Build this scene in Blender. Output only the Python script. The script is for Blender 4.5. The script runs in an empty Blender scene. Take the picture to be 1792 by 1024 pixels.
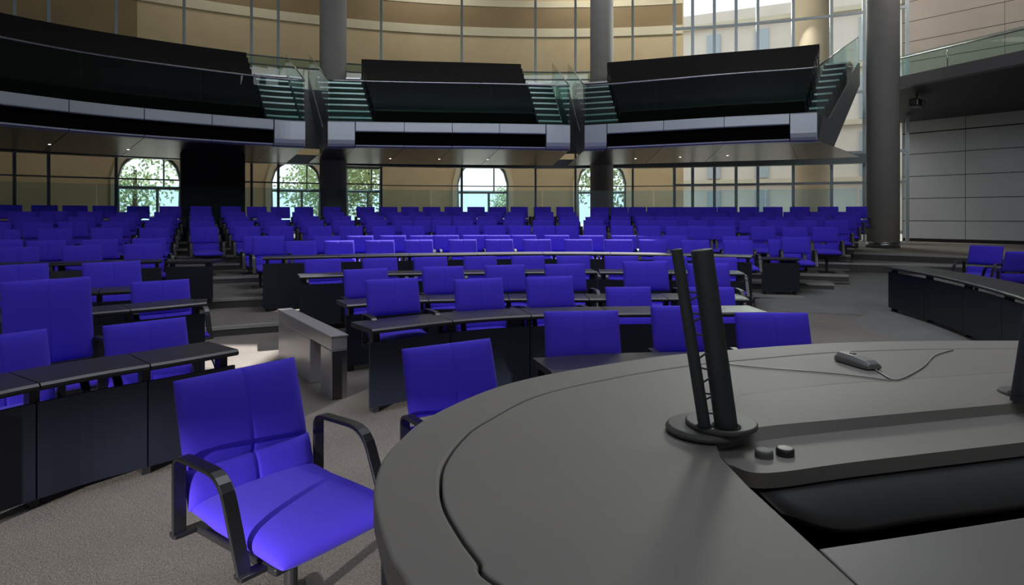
import bpy, bmesh, math, random
from mathutils import Vector, Matrix
random.seed(7)
PI = math.pi
SC = bpy.context.scene
COL = SC.collection
F, HY, H = 1100.0, 377.0, 1.65          # focal length in px, horizon row, eye height

# ------------------------------------------------------------------ camera and view
cam_d = bpy.data.cameras.new('camera'); cam = bpy.data.objects.new('camera', cam_d); COL.objects.link(cam)
cam.location = (0, 0, H); cam.rotation_euler = (PI/2, 0, 0)
cam_d.sensor_width = 36; cam_d.lens = 36*F/1792; cam_d.shift_y = -(512-HY)/1792
cam_d.clip_start = 0.02; cam_d.clip_end = 400
SC.camera = cam
vs = SC.view_settings
vs.view_transform = 'Standard'; vs.look = 'None'; vs.gamma = 1; vs.use_curve_mapping = False; vs.exposure = 0.0
SC.cycles.use_denoising = True
SC.cycles.max_bounces = 8; SC.cycles.transparent_max_bounces = 24
SC.cycles.sample_clamp_indirect = 4

# ------------------------------------------------------------------ materials
def nodemat(name):
    m = bpy.data.materials.new(name); m.use_nodes = True
    nt = m.node_tree
    return m, nt, nt.nodes['Principled BSDF']
def mat(name, col, rough=.6, metal=0, noise=None, var=.12, bump=0, bscale=None, spec=.5, sheen=0, coat=0):
    m, nt, b = nodemat(name)
    b.inputs['Roughness'].default_value = rough; b.inputs['Metallic'].default_value = metal
    b.inputs['Specular IOR Level'].default_value = spec
    if sheen:
        b.inputs['Sheen Weight'].default_value = sheen; b.inputs['Sheen Roughness'].default_value = .5
    if coat: b.inputs['Coat Weight'].default_value = coat
    tc = nt.nodes.new('ShaderNodeTexCoord')
    n = nt.nodes.new('ShaderNodeTexNoise'); n.inputs['Scale'].default_value = noise or 6; n.inputs['Detail'].default_value = 4
    nt.links.new(tc.outputs['Object'], n.inputs['Vector'])
    r = nt.nodes.new('ShaderNodeMixRGB'); r.blend_type = 'MIX'
    r.inputs[1].default_value = tuple(c*(1-var) for c in col)+(1,)
    r.inputs[2].default_value = tuple(min(1, c*(1+var)) for c in col)+(1,)
    nt.links.new(n.outputs['Fac'], r.inputs[0]); nt.links.new(r.outputs[0], b.inputs['Base Color'])
    if bump:
        bn = nt.nodes.new('ShaderNodeTexNoise'); bn.inputs['Scale'].default_value = bscale or 200; bn.inputs['Detail'].default_value = 3
        nt.links.new(tc.outputs['Object'], bn.inputs['Vector'])
        bp = nt.nodes.new('ShaderNodeBump'); bp.inputs['Strength'].default_value = bump; bp.inputs['Distance'].default_value = .01
        nt.links.new(bn.outputs['Fac'], bp.inputs['Height']); nt.links.new(bp.outputs[0], b.inputs['Normal'])
    return m
def glassmat(name, tint, refl=.9, ior=1.45, rough=0.0):
    m = bpy.data.materials.new(name); m.use_nodes = True; nt = m.node_tree
    for n in list(nt.nodes): nt.nodes.remove(n)
    o = nt.nodes.new('ShaderNodeOutputMaterial'); mx = nt.nodes.new('ShaderNodeMixShader')
    fr = nt.nodes.new('ShaderNodeFresnel'); fr.inputs['IOR'].default_value = ior
    t = nt.nodes.new('ShaderNodeBsdfTransparent'); t.inputs[0].default_value = tint+(1,)
    g = nt.nodes.new('ShaderNodeBsdfGlossy'); g.inputs['Color'].default_value = (refl, refl, refl, 1); g.inputs['Roughness'].default_value = rough
    ge = nt.nodes.new('ShaderNodeNewGeometry'); sb = nt.nodes.new('ShaderNodeMath'); sb.operation = 'SUBTRACT'; sb.inputs[0].default_value = 1
    mu = nt.nodes.new('ShaderNodeMath'); mu.operation = 'MULTIPLY'
    mn = nt.nodes.new('ShaderNodeMath'); mn.operation = 'MINIMUM'; mn.inputs[1].default_value = .5
    nt.links.new(ge.outputs['Backfacing'], sb.inputs[1]); nt.links.new(sb.outputs[0], mu.inputs[0]); nt.links.new(fr.outputs[0], mu.inputs[1])
    nt.links.new(mu.outputs[0], mn.inputs[0]); nt.links.new(mn.outputs[0], mx.inputs[0]); nt.links.new(t.outputs[0], mx.inputs[1]); nt.links.new(g.outputs[0], mx.inputs[2])
    nt.links.new(mx.outputs[0], o.inputs[0])
    return m
def carpetmat(name, col):
    m, nt, b = nodemat(name)
    b.inputs['Roughness'].default_value = .95; b.inputs['Specular IOR Level'].default_value = .15
    tc = nt.nodes.new('ShaderNodeTexCoord')
    n = nt.nodes.new('ShaderNodeTexNoise'); n.inputs['Scale'].default_value = 90; n.inputs['Detail'].default_value = 5; n.inputs['Distortion'].default_value = 1.2
    n2 = nt.nodes.new('ShaderNodeTexNoise'); n2.inputs['Scale'].default_value = .9; n2.inputs['Detail'].default_value = 3
    nt.links.new(tc.outputs['Object'], n.inputs['Vector']); nt.links.new(tc.outputs['Object'], n2.inputs['Vector'])
    cr = nt.nodes.new('ShaderNodeValToRGB')
    cr.color_ramp.elements[0].position = .32; cr.color_ramp.elements[0].color = tuple(c*.72 for c in col)+(1,)
    cr.color_ramp.elements[1].position = .7; cr.color_ramp.elements[1].color = tuple(c*1.3 for c in col)+(1,)
    nt.links.new(n.outputs['Fac'], cr.inputs[0])
    mx = nt.nodes.new('ShaderNodeMixRGB'); mx.blend_type = 'MULTIPLY'; mx.inputs[0].default_value = .45
    nt.links.new(cr.outputs[0], mx.inputs[1]); nt.links.new(n2.outputs['Fac'], mx.inputs[2])
    nt.links.new(mx.outputs[0], b.inputs['Base Color'])
    bp = nt.nodes.new('ShaderNodeBump'); bp.inputs['Strength'].default_value = .6; bp.inputs['Distance'].default_value = .01
    nt.links.new(n.outputs['Fac'], bp.inputs['Height']); nt.links.new(bp.outputs[0], b.inputs['Normal'])
    return m

M = dict(
    blue=mat('blue_wool', (.052, .029, .54), .8, noise=900, var=.10, bump=.12, bscale=700, spec=.18, sheen=.06),
    black=mat('black_lacquer', (.012, .012, .014), .32, noise=40, var=.2),
    blackmatte=mat('black_matte', (.010, .010, .011), .7, noise=20),
    pedestal=mat('dark_steel', (.05, .05, .055), .35, .7),
    desktop=mat('desk_top_lacquer', (.020, .019, .024), .36, noise=8, var=.3),
    panel=mat('desk_panel', (.007, .010, .020), .42, noise=5, var=.2),
    lectern=mat('lectern_laminate', (.205, .190, .176), .60, noise=3, var=.10, bump=.05, bscale=350, spec=.4),
    lecdark=mat('lectern_dark', (.06, .06, .06), .5, noise=4, spec=.3),
    lecread=mat('lectern_reading_surface', (.15, .145, .145), .5, noise=4),
    lecbody=mat('lectern_body', (.020, .021, .024), .6, noise=4),
    slot=mat('slot_black', (.003, .003, .003), .9),
    mic=mat('microphone_sleeve', (.052, .060, .065), .55, noise=60, var=.2, spec=.3),
    disc=mat('mic_disc_metal', (.085, .084, .08), .55, .1),
    button=mat('button_grey', (.13, .13, .13), .6),
    buttonblack=mat('button_black', (.025, .025, .025), .45),
    device=mat('grey_plastic', (.17, .17, .165), .4),
    cord=mat('clear_grey_cord', (.30, .29, .28), .3),
    carpet=carpetmat('carpet_grey', (.215, .193, .175)),
    carpetramp=carpetmat('carpet_ramp', (.20, .20, .192)),
    riser=mat('riser_dark', (.055, .052, .052), .7),
    nosing=mat('nosing_metal', (.42, .41, .40), .38, .5),
    alu=mat('aluminium_fascia', (.50, .54, .60), .38, .35, noise=2, var=.05),
    cheek=mat('cheek_metal', (.20, .21, .225), .4, .25, noise=2, var=.05),
    soffit=mat('soffit_metal', (.06, .054, .066), .30, .05, noise=2, var=.06, spec=.3),
    recess=mat('recess_black', (.002, .002, .002), .9, spec=.05),
    bench=mat('bench_black', (.013, .010, .011), .42, noise=4, spec=.35),
    tread=mat('balcony_tread', (.05, .05, .05), .6),
    white_nose=mat('tread_edge_metal', (.72, .76, .78), .3, .3),
    steel=mat('steel_rail', (.55, .56, .58), .25, .9),
    mullion=mat('mullion_steel', (.17, .20, .21), .35, .5),
    mullion_l=mat('mullion_light', (.33, .37, .39), .35, .5),
    concrete=mat('column_concrete', (.31, .295, .28), .75, noise=3, var=.10, bump=.08, bscale=30),
    footring=mat('column_foot_steel', (.22, .23, .24), .28, .85),
    stand=mat('stand_grey_metal', (.34, .32, .34), .28, .25, noise=3, var=.10),
    standdark=mat('stand_dark_edge', (.05, .045, .05), .3, .4),
    stone=mat('limestone_beige', (.50, .375, .235), .85, noise=1.3, var=.12, bump=.05, bscale=40),
    stonepale=mat('limestone_pale', (.56, .48, .36), .85, noise=1.3, var=.1),
    shade_brown=mat('painted_shade_brown', (.22, .145, .07), .6, noise=.8, var=.18),  # brown for the shadow bands painted on the stone wall
    rwall=mat('grey_wall_panel', (.52, .545, .56), .6, noise=2, var=.06),
    rupper=mat('beige_wall_panel', (.50, .44, .38), .75, noise=1.5, var=.10),
    joint=mat('joint_black', (.02, .02, .02), .9),
    beam=mat('gallery_beam', (.15, .15, .165), .45, .3),
    darksoffit=mat('gallery_soffit', (.035, .035, .045), .6),
    plaster=mat('plaster_dark', (.16, .15, .14), .9),
    ground=mat('courtyard_ground', (.35, .34, .32), .9),
    leaf=mat('foliage_green', (.34, .42, .24), .8, noise=6, var=.5),
    bark=mat('bark', (.10, .07, .05), .9),
    beigecol=mat('beige_round_pillar', (.46, .37, .27), .8, noise=2, var=.08),
    facade=mat('courtyard_facade', (.66, .57, .50), .85, noise=1, var=.1),
    facwin=mat('courtyard_window', (.36, .40, .44), .15),
    red=mat('facade_red', (.42, .20, .15), .85),
    g_rail=glassmat('railing_glass', (.72, .84, .82), .9),
    g_wall=glassmat('curtain_glass', (.90, .94, .93), .8, 1.4),
    g_par=glassmat('parapet_glass', (.80, .90, .94), 1.0, 1.6),
    led=mat('downlight_glow', (.8, .8, .8), .5),
)
def emis(name, col, st):
    m, nt, b = nodemat(name)
    b.inputs['Emission Color'].default_value = col+(1,); b.inputs['Emission Strength'].default_value = st
    return m
M['led'] = emis('downlight_glow', (1, .9, .75), 4)

# ------------------------------------------------------------------ mesh helpers
def ob(name, verts, faces, m, parent=None, smooth=False, bevel=0, seg=2):
    me = bpy.data.meshes.new(name); me.from_pydata([tuple(v) for v in verts], [], faces); me.validate()
    bm = bmesh.new(); bm.from_mesh(me); bmesh.ops.recalc_face_normals(bm, faces=bm.faces); bm.to_mesh(me); bm.free()
    if smooth: me.polygons.foreach_set('use_smooth', [True]*len(me.polygons))
    me.materials.append(M[m])
    o = bpy.data.objects.new(name, me); COL.objects.link(o)
    if parent: o.parent = parent
    if bevel:
        b = o.modifiers.new('bevel', 'BEVEL'); b.width = bevel; b.segments = seg; b.limit_method = 'ANGLE'; b.angle_limit = .6
        b.harden_normals = False
    return o
class MB:
    def __init__(s): s.v = []; s.f = []
    def add(s, v, f):
        n = len(s.v); s.v += [Vector(p) for p in v]; s.f += [tuple(i+n for i in q) for q in f]; return s
    def box(s, cx, cy, cz, sx, sy, sz, rz=0):
        c, n = math.cos(rz), math.sin(rz); v = []
        for dz in (-.5, .5):
            for dx, dy in ((-.5, -.5), (.5, -.5), (.5, .5), (-.5, .5)):
                x, y = dx*sx, dy*sy
                v.append((cx+x*c-y*n, cy+x*n+y*c, cz+dz*sz))
        return s.add(v, [(3, 2, 1, 0), (4, 5, 6, 7), (0, 1, 5, 4), (1, 2, 6, 5), (2, 3, 7, 6), (3, 0, 4, 7)])
    def prism(s, poly, z0, z1):
        n = len(poly); v = [(p[0], p[1], z0) for p in poly]+[(p[0], p[1], z1) for p in poly]
        return s.add(v, [tuple(range(n))[::-1], tuple(range(n, 2*n))]+[(i, (i+1) % n, n+(i+1) % n, n+i) for i in range(n)])
    def hexa(s, a, b):                    # two quads (4 pts each) joined
        return s.add(list(a)+list(b), [(3, 2, 1, 0), (4, 5, 6, 7)]+[(i, (i+1) % 4, 4+(i+1) % 4, 4+i) for i in range(4)])
    def loft(s, rings, close=True, caps=True):
        n = len(rings[0]); v = [p for r in rings for p in r]; f = []
        for k in range(len(rings)-1):
            for i in range(n if close else n-1):
                j = (i+1) % n; f.append((k*n+i, k*n+j, (k+1)*n+j, (k+1)*n+i))
        if caps: f += [tuple(range(n))[::-1], tuple(range((len(rings)-1)*n, len(rings)*n))]
        return s.add(v, f)
    def cyl(s, a, b, r0, r1=None, n=16):
        a, b = Vector(a), Vector(b); d = (b-a).normalized()
        u = d.orthogonal().normalized(); w = d.cross(u); r1 = r0 if r1 is None else r1
        return s.loft([[p+(u*math.cos(2*PI*i/n)+w*math.sin(2*PI*i/n))*r for i in range(n)] for p, r in ((a, r0), (b, r1))])
    def tube(s, pts, r, n=8):
        pts = [Vector(p) for p in pts]; rings = []; u = None
        for i, p in enumerate(pts):
            d = (pts[min(i+1, len(pts)-1)]-pts[max(i-1, 0)]).normalized()
            u = d.orthogonal().normalized() if u is None else (u-d*u.dot(d)).normalized()
            w = d.cross(u); rings.append([p+(u*math.cos(2*PI*k/n)+w*math.sin(2*PI*k/n))*r for k in range(n)])
        return s.loft(rings)
    def rev(s, prof, n=32, cx=0, cy=0):
        return s.loft([[(cx+r*math.cos(2*PI*i/n), cy+r*math.sin(2*PI*i/n), z) for i in range(n)] for r, z in prof])
    def out(s, name, m, parent=None, smooth=False, bevel=0, seg=2): return ob(name, s.v, s.f, m, parent, smooth, bevel, seg)
def thing(name, label, cat, loc=(0, 0, 0), rz=0, group=None):
    o = bpy.data.objects.new(name, None); COL.objects.link(o); o.empty_display_size = .1
    o.location = loc; o.rotation_euler = (0, 0, rz)
    return tag(o, label, cat, group)
def tag(o, label, cat, group=None):
    o['label'] = label; o['category'] = cat
    if group: o['group'] = group
    return o
def struct(o): o['kind'] = 'structure'; return o
def crom(P, n=8):                          # Catmull-Rom through points
    P = [Vector(p) for p in P]; out = []
    for i in range(len(P)-1):
        p0 = P[i-1] if i else P[0]*2-P[1]; p1, p2 = P[i], P[i+1]; p3 = P[i+2] if i+2 < len(P) else P[-1]*2-P[-2]
        for k in range(n):
            t = k/n
            out.append(.5*((2*p1)+(p2-p0)*t+(2*p0-5*p1+4*p2-p3)*t*t+(3*p1-p0-3*p2+p3)*t**3))
    out.append(P[-1]); return out
def at(x, y, z):                           # point of height z seen in direction (x, y)
    Y = (H-z)*F/(y-HY); return Vector(((x-896)/F*Y, Y, z))
def atY(x, Y, z=0): return Vector(((x-896)/F*Y, Y, z))
CX, CY = 2.0, 0.4                          # the focus the seating faces
def pol(R, t, z=0): return Vector((CX+R*math.sin(t), CY+R*math.cos(t), z))
def rmul(t):
    d = math.degrees(t); return 1+.08*min(1, max(0, (-d-8)/28))
def ray_circle(x, R, mul=True):
    k = (x-896)/F; Rm = R
    for _ in range(6):
        a = 1+k*k; b = -2*(k*CX+CY); c = CX*CX+CY*CY-Rm*Rm
        Y = (-b+math.sqrt(b*b-4*a*c))/(2*a); X = k*Y
        if not mul: break
        Rm = R*rmul(math.atan2(X-CX, Y-CY))
    return X, Y
def px_t(x, R): X, Y = ray_circle(x, R, False); return math.atan2(X-CX, Y-CY)
def ordw(n):
    s = 'th' if 10 <= n % 100 <= 20 else {1: 'st', 2: 'nd', 3: 'rd'}.get(n % 10, 'th'); return f'{n}{s}'

# ------------------------------------------------------------------ chairs
US = [-1, -.985, -.955, -.9, -.8, -.55, -.25, -.06, -.022, 0, .022, .06, .25, .55, .8, .9, .955, .985, 1]
VS = [-1, -.97, -.9, -.75, -.4, 0, .4, .75, .9, .97, 1]
def cushion(w, h, t, seam=True, p=7, bow=0.0, puff=.25, seamx=None):
    """upright pad: x across, z up from 0 to h, front towards -y; welded rim, seam groove down the front"""
    nu, nv = len(US), len(VS); V = []; Fc = []
    def d(u, v):
        a = max(0, 1-abs(u)**p)**.5*max(0, 1-abs(v)**p)**.5
        return t/2*a*(1-puff+puff*(1-u*u*.6)*(1-v*v*.6))
    for side in (-1, 1):
        for v in VS:
            for u in US:
                k = d(u, v)
                if seam and side < 0 and abs(v) < .98: k -= .008*math.exp(-(u/.02)**2)
                V.append((u*w/2, side*k+bow*u*u, (v+1)/2*h))
    for s in (0, 1):
        b = s*nu*nv
        for j in range(nv-1):
            for i in range(nu-1):
                q = (b+j*nu+i, b+j*nu+i+1, b+(j+1)*nu+i+1, b+(j+1)*nu+i); Fc.append(q if s == 0 else q[::-1])
    return V, Fc
def weld(o):
    bm = bmesh.new(); bm.from_mesh(o.data); bmesh.ops.remove_doubles(bm, verts=bm.verts, dist=1e-5)
    bmesh.ops.recalc_face_normals(bm, faces=bm.faces); bm.to_mesh(o.data); bm.free()
    o.data.polygons.foreach_set('use_smooth', [True]*len(o.data.polygons)); return o
def xf(V, mtx): return [mtx @ Vector(v) for v in V]
def band(path, x, w, t, closed=True):      # flat strap along a (y, z) path
    n = len(path); rings = []
    for i in range(n):
        a, b = (path[i-1], path[(i+1) % n]) if closed else (path[max(0, i-1)], path[min(n-1, i+1)])
        dy, dz = b[0]-a[0], b[1]-a[1]; L = math.hypot(dy, dz); ny, nz = -dz/L*t/2, dy/L*t/2
        y, z = path[i]
        rings.append([(x-w/2, y+ny, z+nz), (x+w/2, y+ny, z+nz), (x+w/2, y-ny, z-nz), (x-w/2, y-ny, z-nz)])
    mb = MB(); mb.loft(rings+([rings[0]] if closed else []), caps=not closed); return mb
def rounded(path, rad, n=5):
    out = []; N = len(path)
    for i in range(N):
        p, a, b = Vector(path[i]), Vector(path[i-1]), Vector(path[(i+1) % N]); r = rad[i]
        da, db = (a-p).normalized(), (b-p).normalized()
        s, e = p+da*r, p+db*r
        for k in range(n+1):
            t = k/n; out.append(tuple((1-t)**2*s+2*t*(1-t)*p+t*t*e))
    return out
BW = .535
def make_chair(tall=False):
    t = thing('swivel_armchair', '', 'chair')
    tilt = Matrix.Rotation(-.28, 4, 'X')
    if tall:
        V, Fc = cushion(.60, .66, .09); weld(ob('backrest', xf(V, Matrix.Translation((0, .25, .50)) @ Matrix.Rotation(-.15, 4, 'X')), Fc, 'blue', t))
    else:
        V, Fc = cushion(BW, .352, .10); weld(ob('backrest', xf(V, Matrix.Translation((0, .284, .572)) @ tilt), Fc, 'blue', t))
        V, Fc = cushion(BW+.012, .150, .098, bow=-.01); weld(ob('lumbar_cushion', xf(V, Matrix.Translation((0, .250, .440)) @ tilt), Fc, 'blue', t))
    V, Fc = cushion(.53, .62, .11, seam=False, p=6)
    V = [(x, .27-z, .435-y) for x, y, z in V]                       # lay it flat, front towards -y
    V = [(x*(1-.03*max(0, -y)), y, z-.10*max(0, -y-.12)**1.3+.012*(y > .1)) for x, y, z in V]
    weld(ob('seat', V, Fc, 'blue', t))
    mb = MB(); mb.prism([(-.235, -.27), (.235, -.27), (.25, .24), (-.25, .24)], .355, .385); mb.box(0, -.02, .335, .22, .26, .04)
    mb.out('seat_pan', 'black', t, bevel=.008)
    path = rounded([(.25, .36), (.25, .665), (-.075, .668), (-.205, .36)], [.0, .05, .09, .0])[5:-5]
    for sd in (-1, 1):
        mb = band(path, sd*.305, .05, .016, False)
        mb.box(sd*.27, .25, .372, .12, .05, .016); mb.box(sd*.27, -.2005, .372, .12, .05, .016)
        mb.out('armrest', 'black', t, bevel=.004)
    mb = MB(); mb.rev([(.026, .012), (.026, .20), (.034, .205), (.034, .30), (.05, .325), (.05, .335)], 14); mb.out('pedestal', 'pedestal', t, smooth=False, bevel=.003)
    mb = MB()
    for k in range(4):
        a = PI/4+k*PI/2; c, s = math.cos(a), math.sin(a)
        prof = [(.03, .035, .045), (.12, .028, .035), (.215, .018, .022)]
        mb.loft([[(c*r-s*w, s*r+c*w, .002), (c*r+s*w, s*r-c*w, .002), (c*r+s*w*.7, s*r-c*w*.7, h*.55), (c*r-s*w*.7, s*r+c*w*.7, h*.55)] for r, w, h in prof])
    mb.rev([(.06, .002), (.06, .02), (.035, .03)], 16)
    mb.out('star_base', 'pedestal', t)
    return t
PROTO = make_chair(); TALL = make_chair(True)
used = {}
def place_chair(pos, rz, floor, lift, label, group, scale=1.0, tall=False):
    src = TALL if tall else PROTO
    if src.name not in used: o = src; used[src.name] = 1; kids = list(o.children)
    else:
        o = src.copy(); COL.objects.link(o); kids = []
        for ch in src.children:
            c = ch.copy(); COL.objects.link(c); c.parent = o; kids.append(c)
            c.location = (0, 0, 0); c.scale = (1, 1, 1)
    low = min(.055, max(0, lift)) if not tall else 0       # the back slides up on its own first
    for c in kids:
        n = c.name.split('.')[0]
        if n == 'pedestal': c.location.z = -.0*lift; c.scale.z = (.335+lift-low)/.335
        elif n == 'backrest': c.location.z = lift
        elif n != 'star_base': c.location.z = lift-low
    o.location = (pos[0], pos[1], floor); o.rotation_euler = (0, 0, rz); o.scale = (scale,)*3
    tag(o, label, 'chair', group); return o
def seat_at(X, Y, ytop, floor, label, group, face=None, scale=1.0, tall=False, lo=-.12, hi=.22):
    """X, Y: the top of the backrest; ytop: the image row of its top edge"""
    for _ in range(60):                    # keep the seat behind the panel of its desk
        hit = False
        for P in DESKS[:11]:
            dm, q = min(((p.x-X)**2+(p.y-Y)**2, i) for i, p in enumerate(P))
            if dm < (.80*scale)**2 and math.hypot(P[q].x-CX, P[q].y-CY) < math.hypot(X-CX, Y-CY) and face is None: hit = True
        if not hit: break
        X, Y = X*(1+.03/Y), Y+.03
    fx, fy = (CX-X, CY-Y) if face is None else face
    L = math.hypot(fx, fy); fx, fy = fx/L, fy/L
    off = (.33 if tall else .37)*scale
    px, py = X+fx*off, Y+fy*off
    ztop = H-(ytop-HY)*Y/F
    base = (1.13 if tall else .912)
    lift = max(lo, min(hi, (ztop-floor)/scale-base))
    rz = math.atan2(fx, -fy)               # local -y looks along (fx, fy)
    return place_chair((px, py), rz, floor, lift, label, group, scale, tall)

# ------------------------------------------------------------------ desks
def resample(P, n):
    P = [Vector(p) for p in P]; L = [0]
    for a, b in zip(P, P[1:]): L.append(L[-1]+(b-a).length)
    out = []; j = 0
    for i in range(n+1):
        s = L[-1]*i/n
        while j < len(P)-2 and L[j+1] < s: j += 1
        out.append(P[j].lerp(P[j+1], (s-L[j])/max(1e-9, L[j+1]-L[j])))
    return out
DESKS = []
def desk(pts, ztop, zbot, units, label, depth=.46, gap=.075, ends=(0, 0)):
    P = crom([(p.x, p.y, 0) for p in pts], 10); n = units*8; P = resample(P, n)
    N = []
    for i in range(n+1):
        d = (P[min(i+1, n)]-P[max(i-1, 0)]).normalized(); N.append(Vector((-d.y, d.x, 0)))
    DESKS.append(P); mid = P[n//2]
    root = thing('curved_desk', label, 'desk', (mid.x, mid.y, zbot))
    def L(v): return Vector((v.x-mid.x, v.y-mid.y, v.z-zbot))
    for u in range(units):
        a, b = u*8, u*8+8
        prof = [(0.014, ztop-.042), (0, ztop-.03), (0, ztop-.014), (.014, ztop), (depth, ztop), (depth, ztop-.042)]
        rings = []
        for i in range(a, b+1):
            sh = (P[i+1]-P[i]).normalized()*.004 if i == a else ((P[i-1]-P[i]).normalized()*.004 if i == b else Vector())
            rings.append([L(P[i]+sh+N[i]*d+Vector((0, 0, z))) for d, z in prof])
        mb = MB(); mb.loft(rings); mb.out('desktop', 'desktop', root)
        rings = []
        for i in range(a, b+1):
            sh = (P[i+1]-P[i]).normalized()*.005 if i == a else ((P[i-1]-P[i]).normalized()*.005 if i == b else Vector())
            rings.append([L(P[i]+sh+N[i]*d+Vector((0, 0, z))) for d, z in [(.05, zbot+.055), (.05, ztop-.042-gap), (.075, ztop-.042-gap), (.075, zbot+.055)]])
        mb = MB(); mb.loft(rings); mb.out('front_panel', 'panel', root)
        for i in ((a, b) if u == units-1 else (a,)):
            q = min(max(i, 1), n-1); e = 1 if i < q else (-1 if i > q else 0)
            d = (P[min(q+1, n)]-P[max(q-1, 0)]).normalized(); c = P[i]+d*(.07*e)+N[i]*.12
            mb = MB(); cc = L(c+Vector((0, 0, 0)))
            rz = math.atan2(d.y, d.x)
            mb.box(cc.x, cc.y, (ztop-.044-zbot)/2, .05, .08, ztop-.044-zbot, rz); mb.out('support_post', 'black', root)
    for e in (0, n):
        if ends[0 if e == 0 else 1]:
            d = (P[1]-P[0]).normalized() if e == 0 else (P[n-1]-P[n]).normalized()
            a = P[e]+d*.02; mb = MB()
            mb.prism([L(a+N[e]*.08)[:2], L(a+d*.025+N[e]*.08)[:2], L(a+d*.025+N[e]*(depth-.03))[:2], L(a+N[e]*(depth-.03))[:2]], .03, ztop-.044-zbot)
            mb.out('end_panel', 'panel', root)
    return root
def edge(lst, z): return [at(x, y, z) for x, y in lst]
desk(edge([(651,577),(802,560),(936,551.5),(1084,548.5),(1282,547),(1345,546.5)], .713), .713, 0, 5, 'front centre desk with near-black panels, closest to the lectern')
desk(edge([(607,534),(735,525.5),(900,523),(1034,523),(1170,522),(1312,523.5)], .713), .713, 0, 5, 'second centre desk behind the front centre desk')
desk(edge([(524,484),(640,480),(760,478),(900,476.5),(1046,475.5)], .847), .847, .134, 4, 'third centre desk, aisle half, with dark panel above the grey stand')
desk(edge([(1049,476),(1180,477),(1304,478.5)], .847), .847, .134, 2, 'third centre desk, ramp half, partly behind the microphones')
desk(edge([(459,451),(600,448),(760,445.5),(900,443.5),(1030,443.5),(1180,445.5),(1316,448.8)], .99), .99, .134, 7, 'long middle desk with light-catching top and panel at the aisle', gap=.06)
d5 = desk(edge([(1334,452),(1401,452.6)], .83), .83, .134, 1, 'short single desk standing alone beside the ramp', gap=.05)
desk(edge([(-150,725),(0,686),(100,666),(181,651),(300,632),(419,611.5)], .713), .713, 0, 3, 'nearest curved desk beside the aisle, with glossy dark panels')
desk(edge([(-120,571),(0,561.5),(166,547),(270,538),(363,529)], .77), .77, 0, 3, 'second curved desk beside the aisle, behind the high-backed chair')
desk(edge([(-120,524),(0,519),(166,511),(225,508),(300,504)], .847), .847, .134, 3, 'third curved desk beside the aisle, behind the pale-edged armchair')
desk(edge([(-120,464),(0,462.5),(140,460),(283,456)], .95), .95, .29, 4, 'far curved desk beside the aisle, below the brightly lit armchair')
desk(edge([(287,457),(370,456.6)], .95), .95, .30, 1, 'end desk of the far curved row, right beside the aisle steps', gap=.05)
# small low table in front of the lectern chairs
desk([Vector((.24, 3.80, 0)), Vector((.75, 3.93, 0)), Vector((1.3, 3.98, 0)), Vector((1.9, 3.9, 0))], .70, 0, 1, 'small low dark table hidden partly by the lectern', depth=.40, gap=.04)
# angled bench desk on its plinth
gp = [Vector((6.08, 10.25, 0)), Vector((5.90, 8.9, 0)), Vector((5.58, 7.62, 0)), Vector((5.09, 6.25, 0)), Vector((4.45, 4.9, 0))]
desk(gp[::1], .826, .10, 5, 'angled dark bench desk on a plinth across the ramp', depth=.55, gap=.05)

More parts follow.
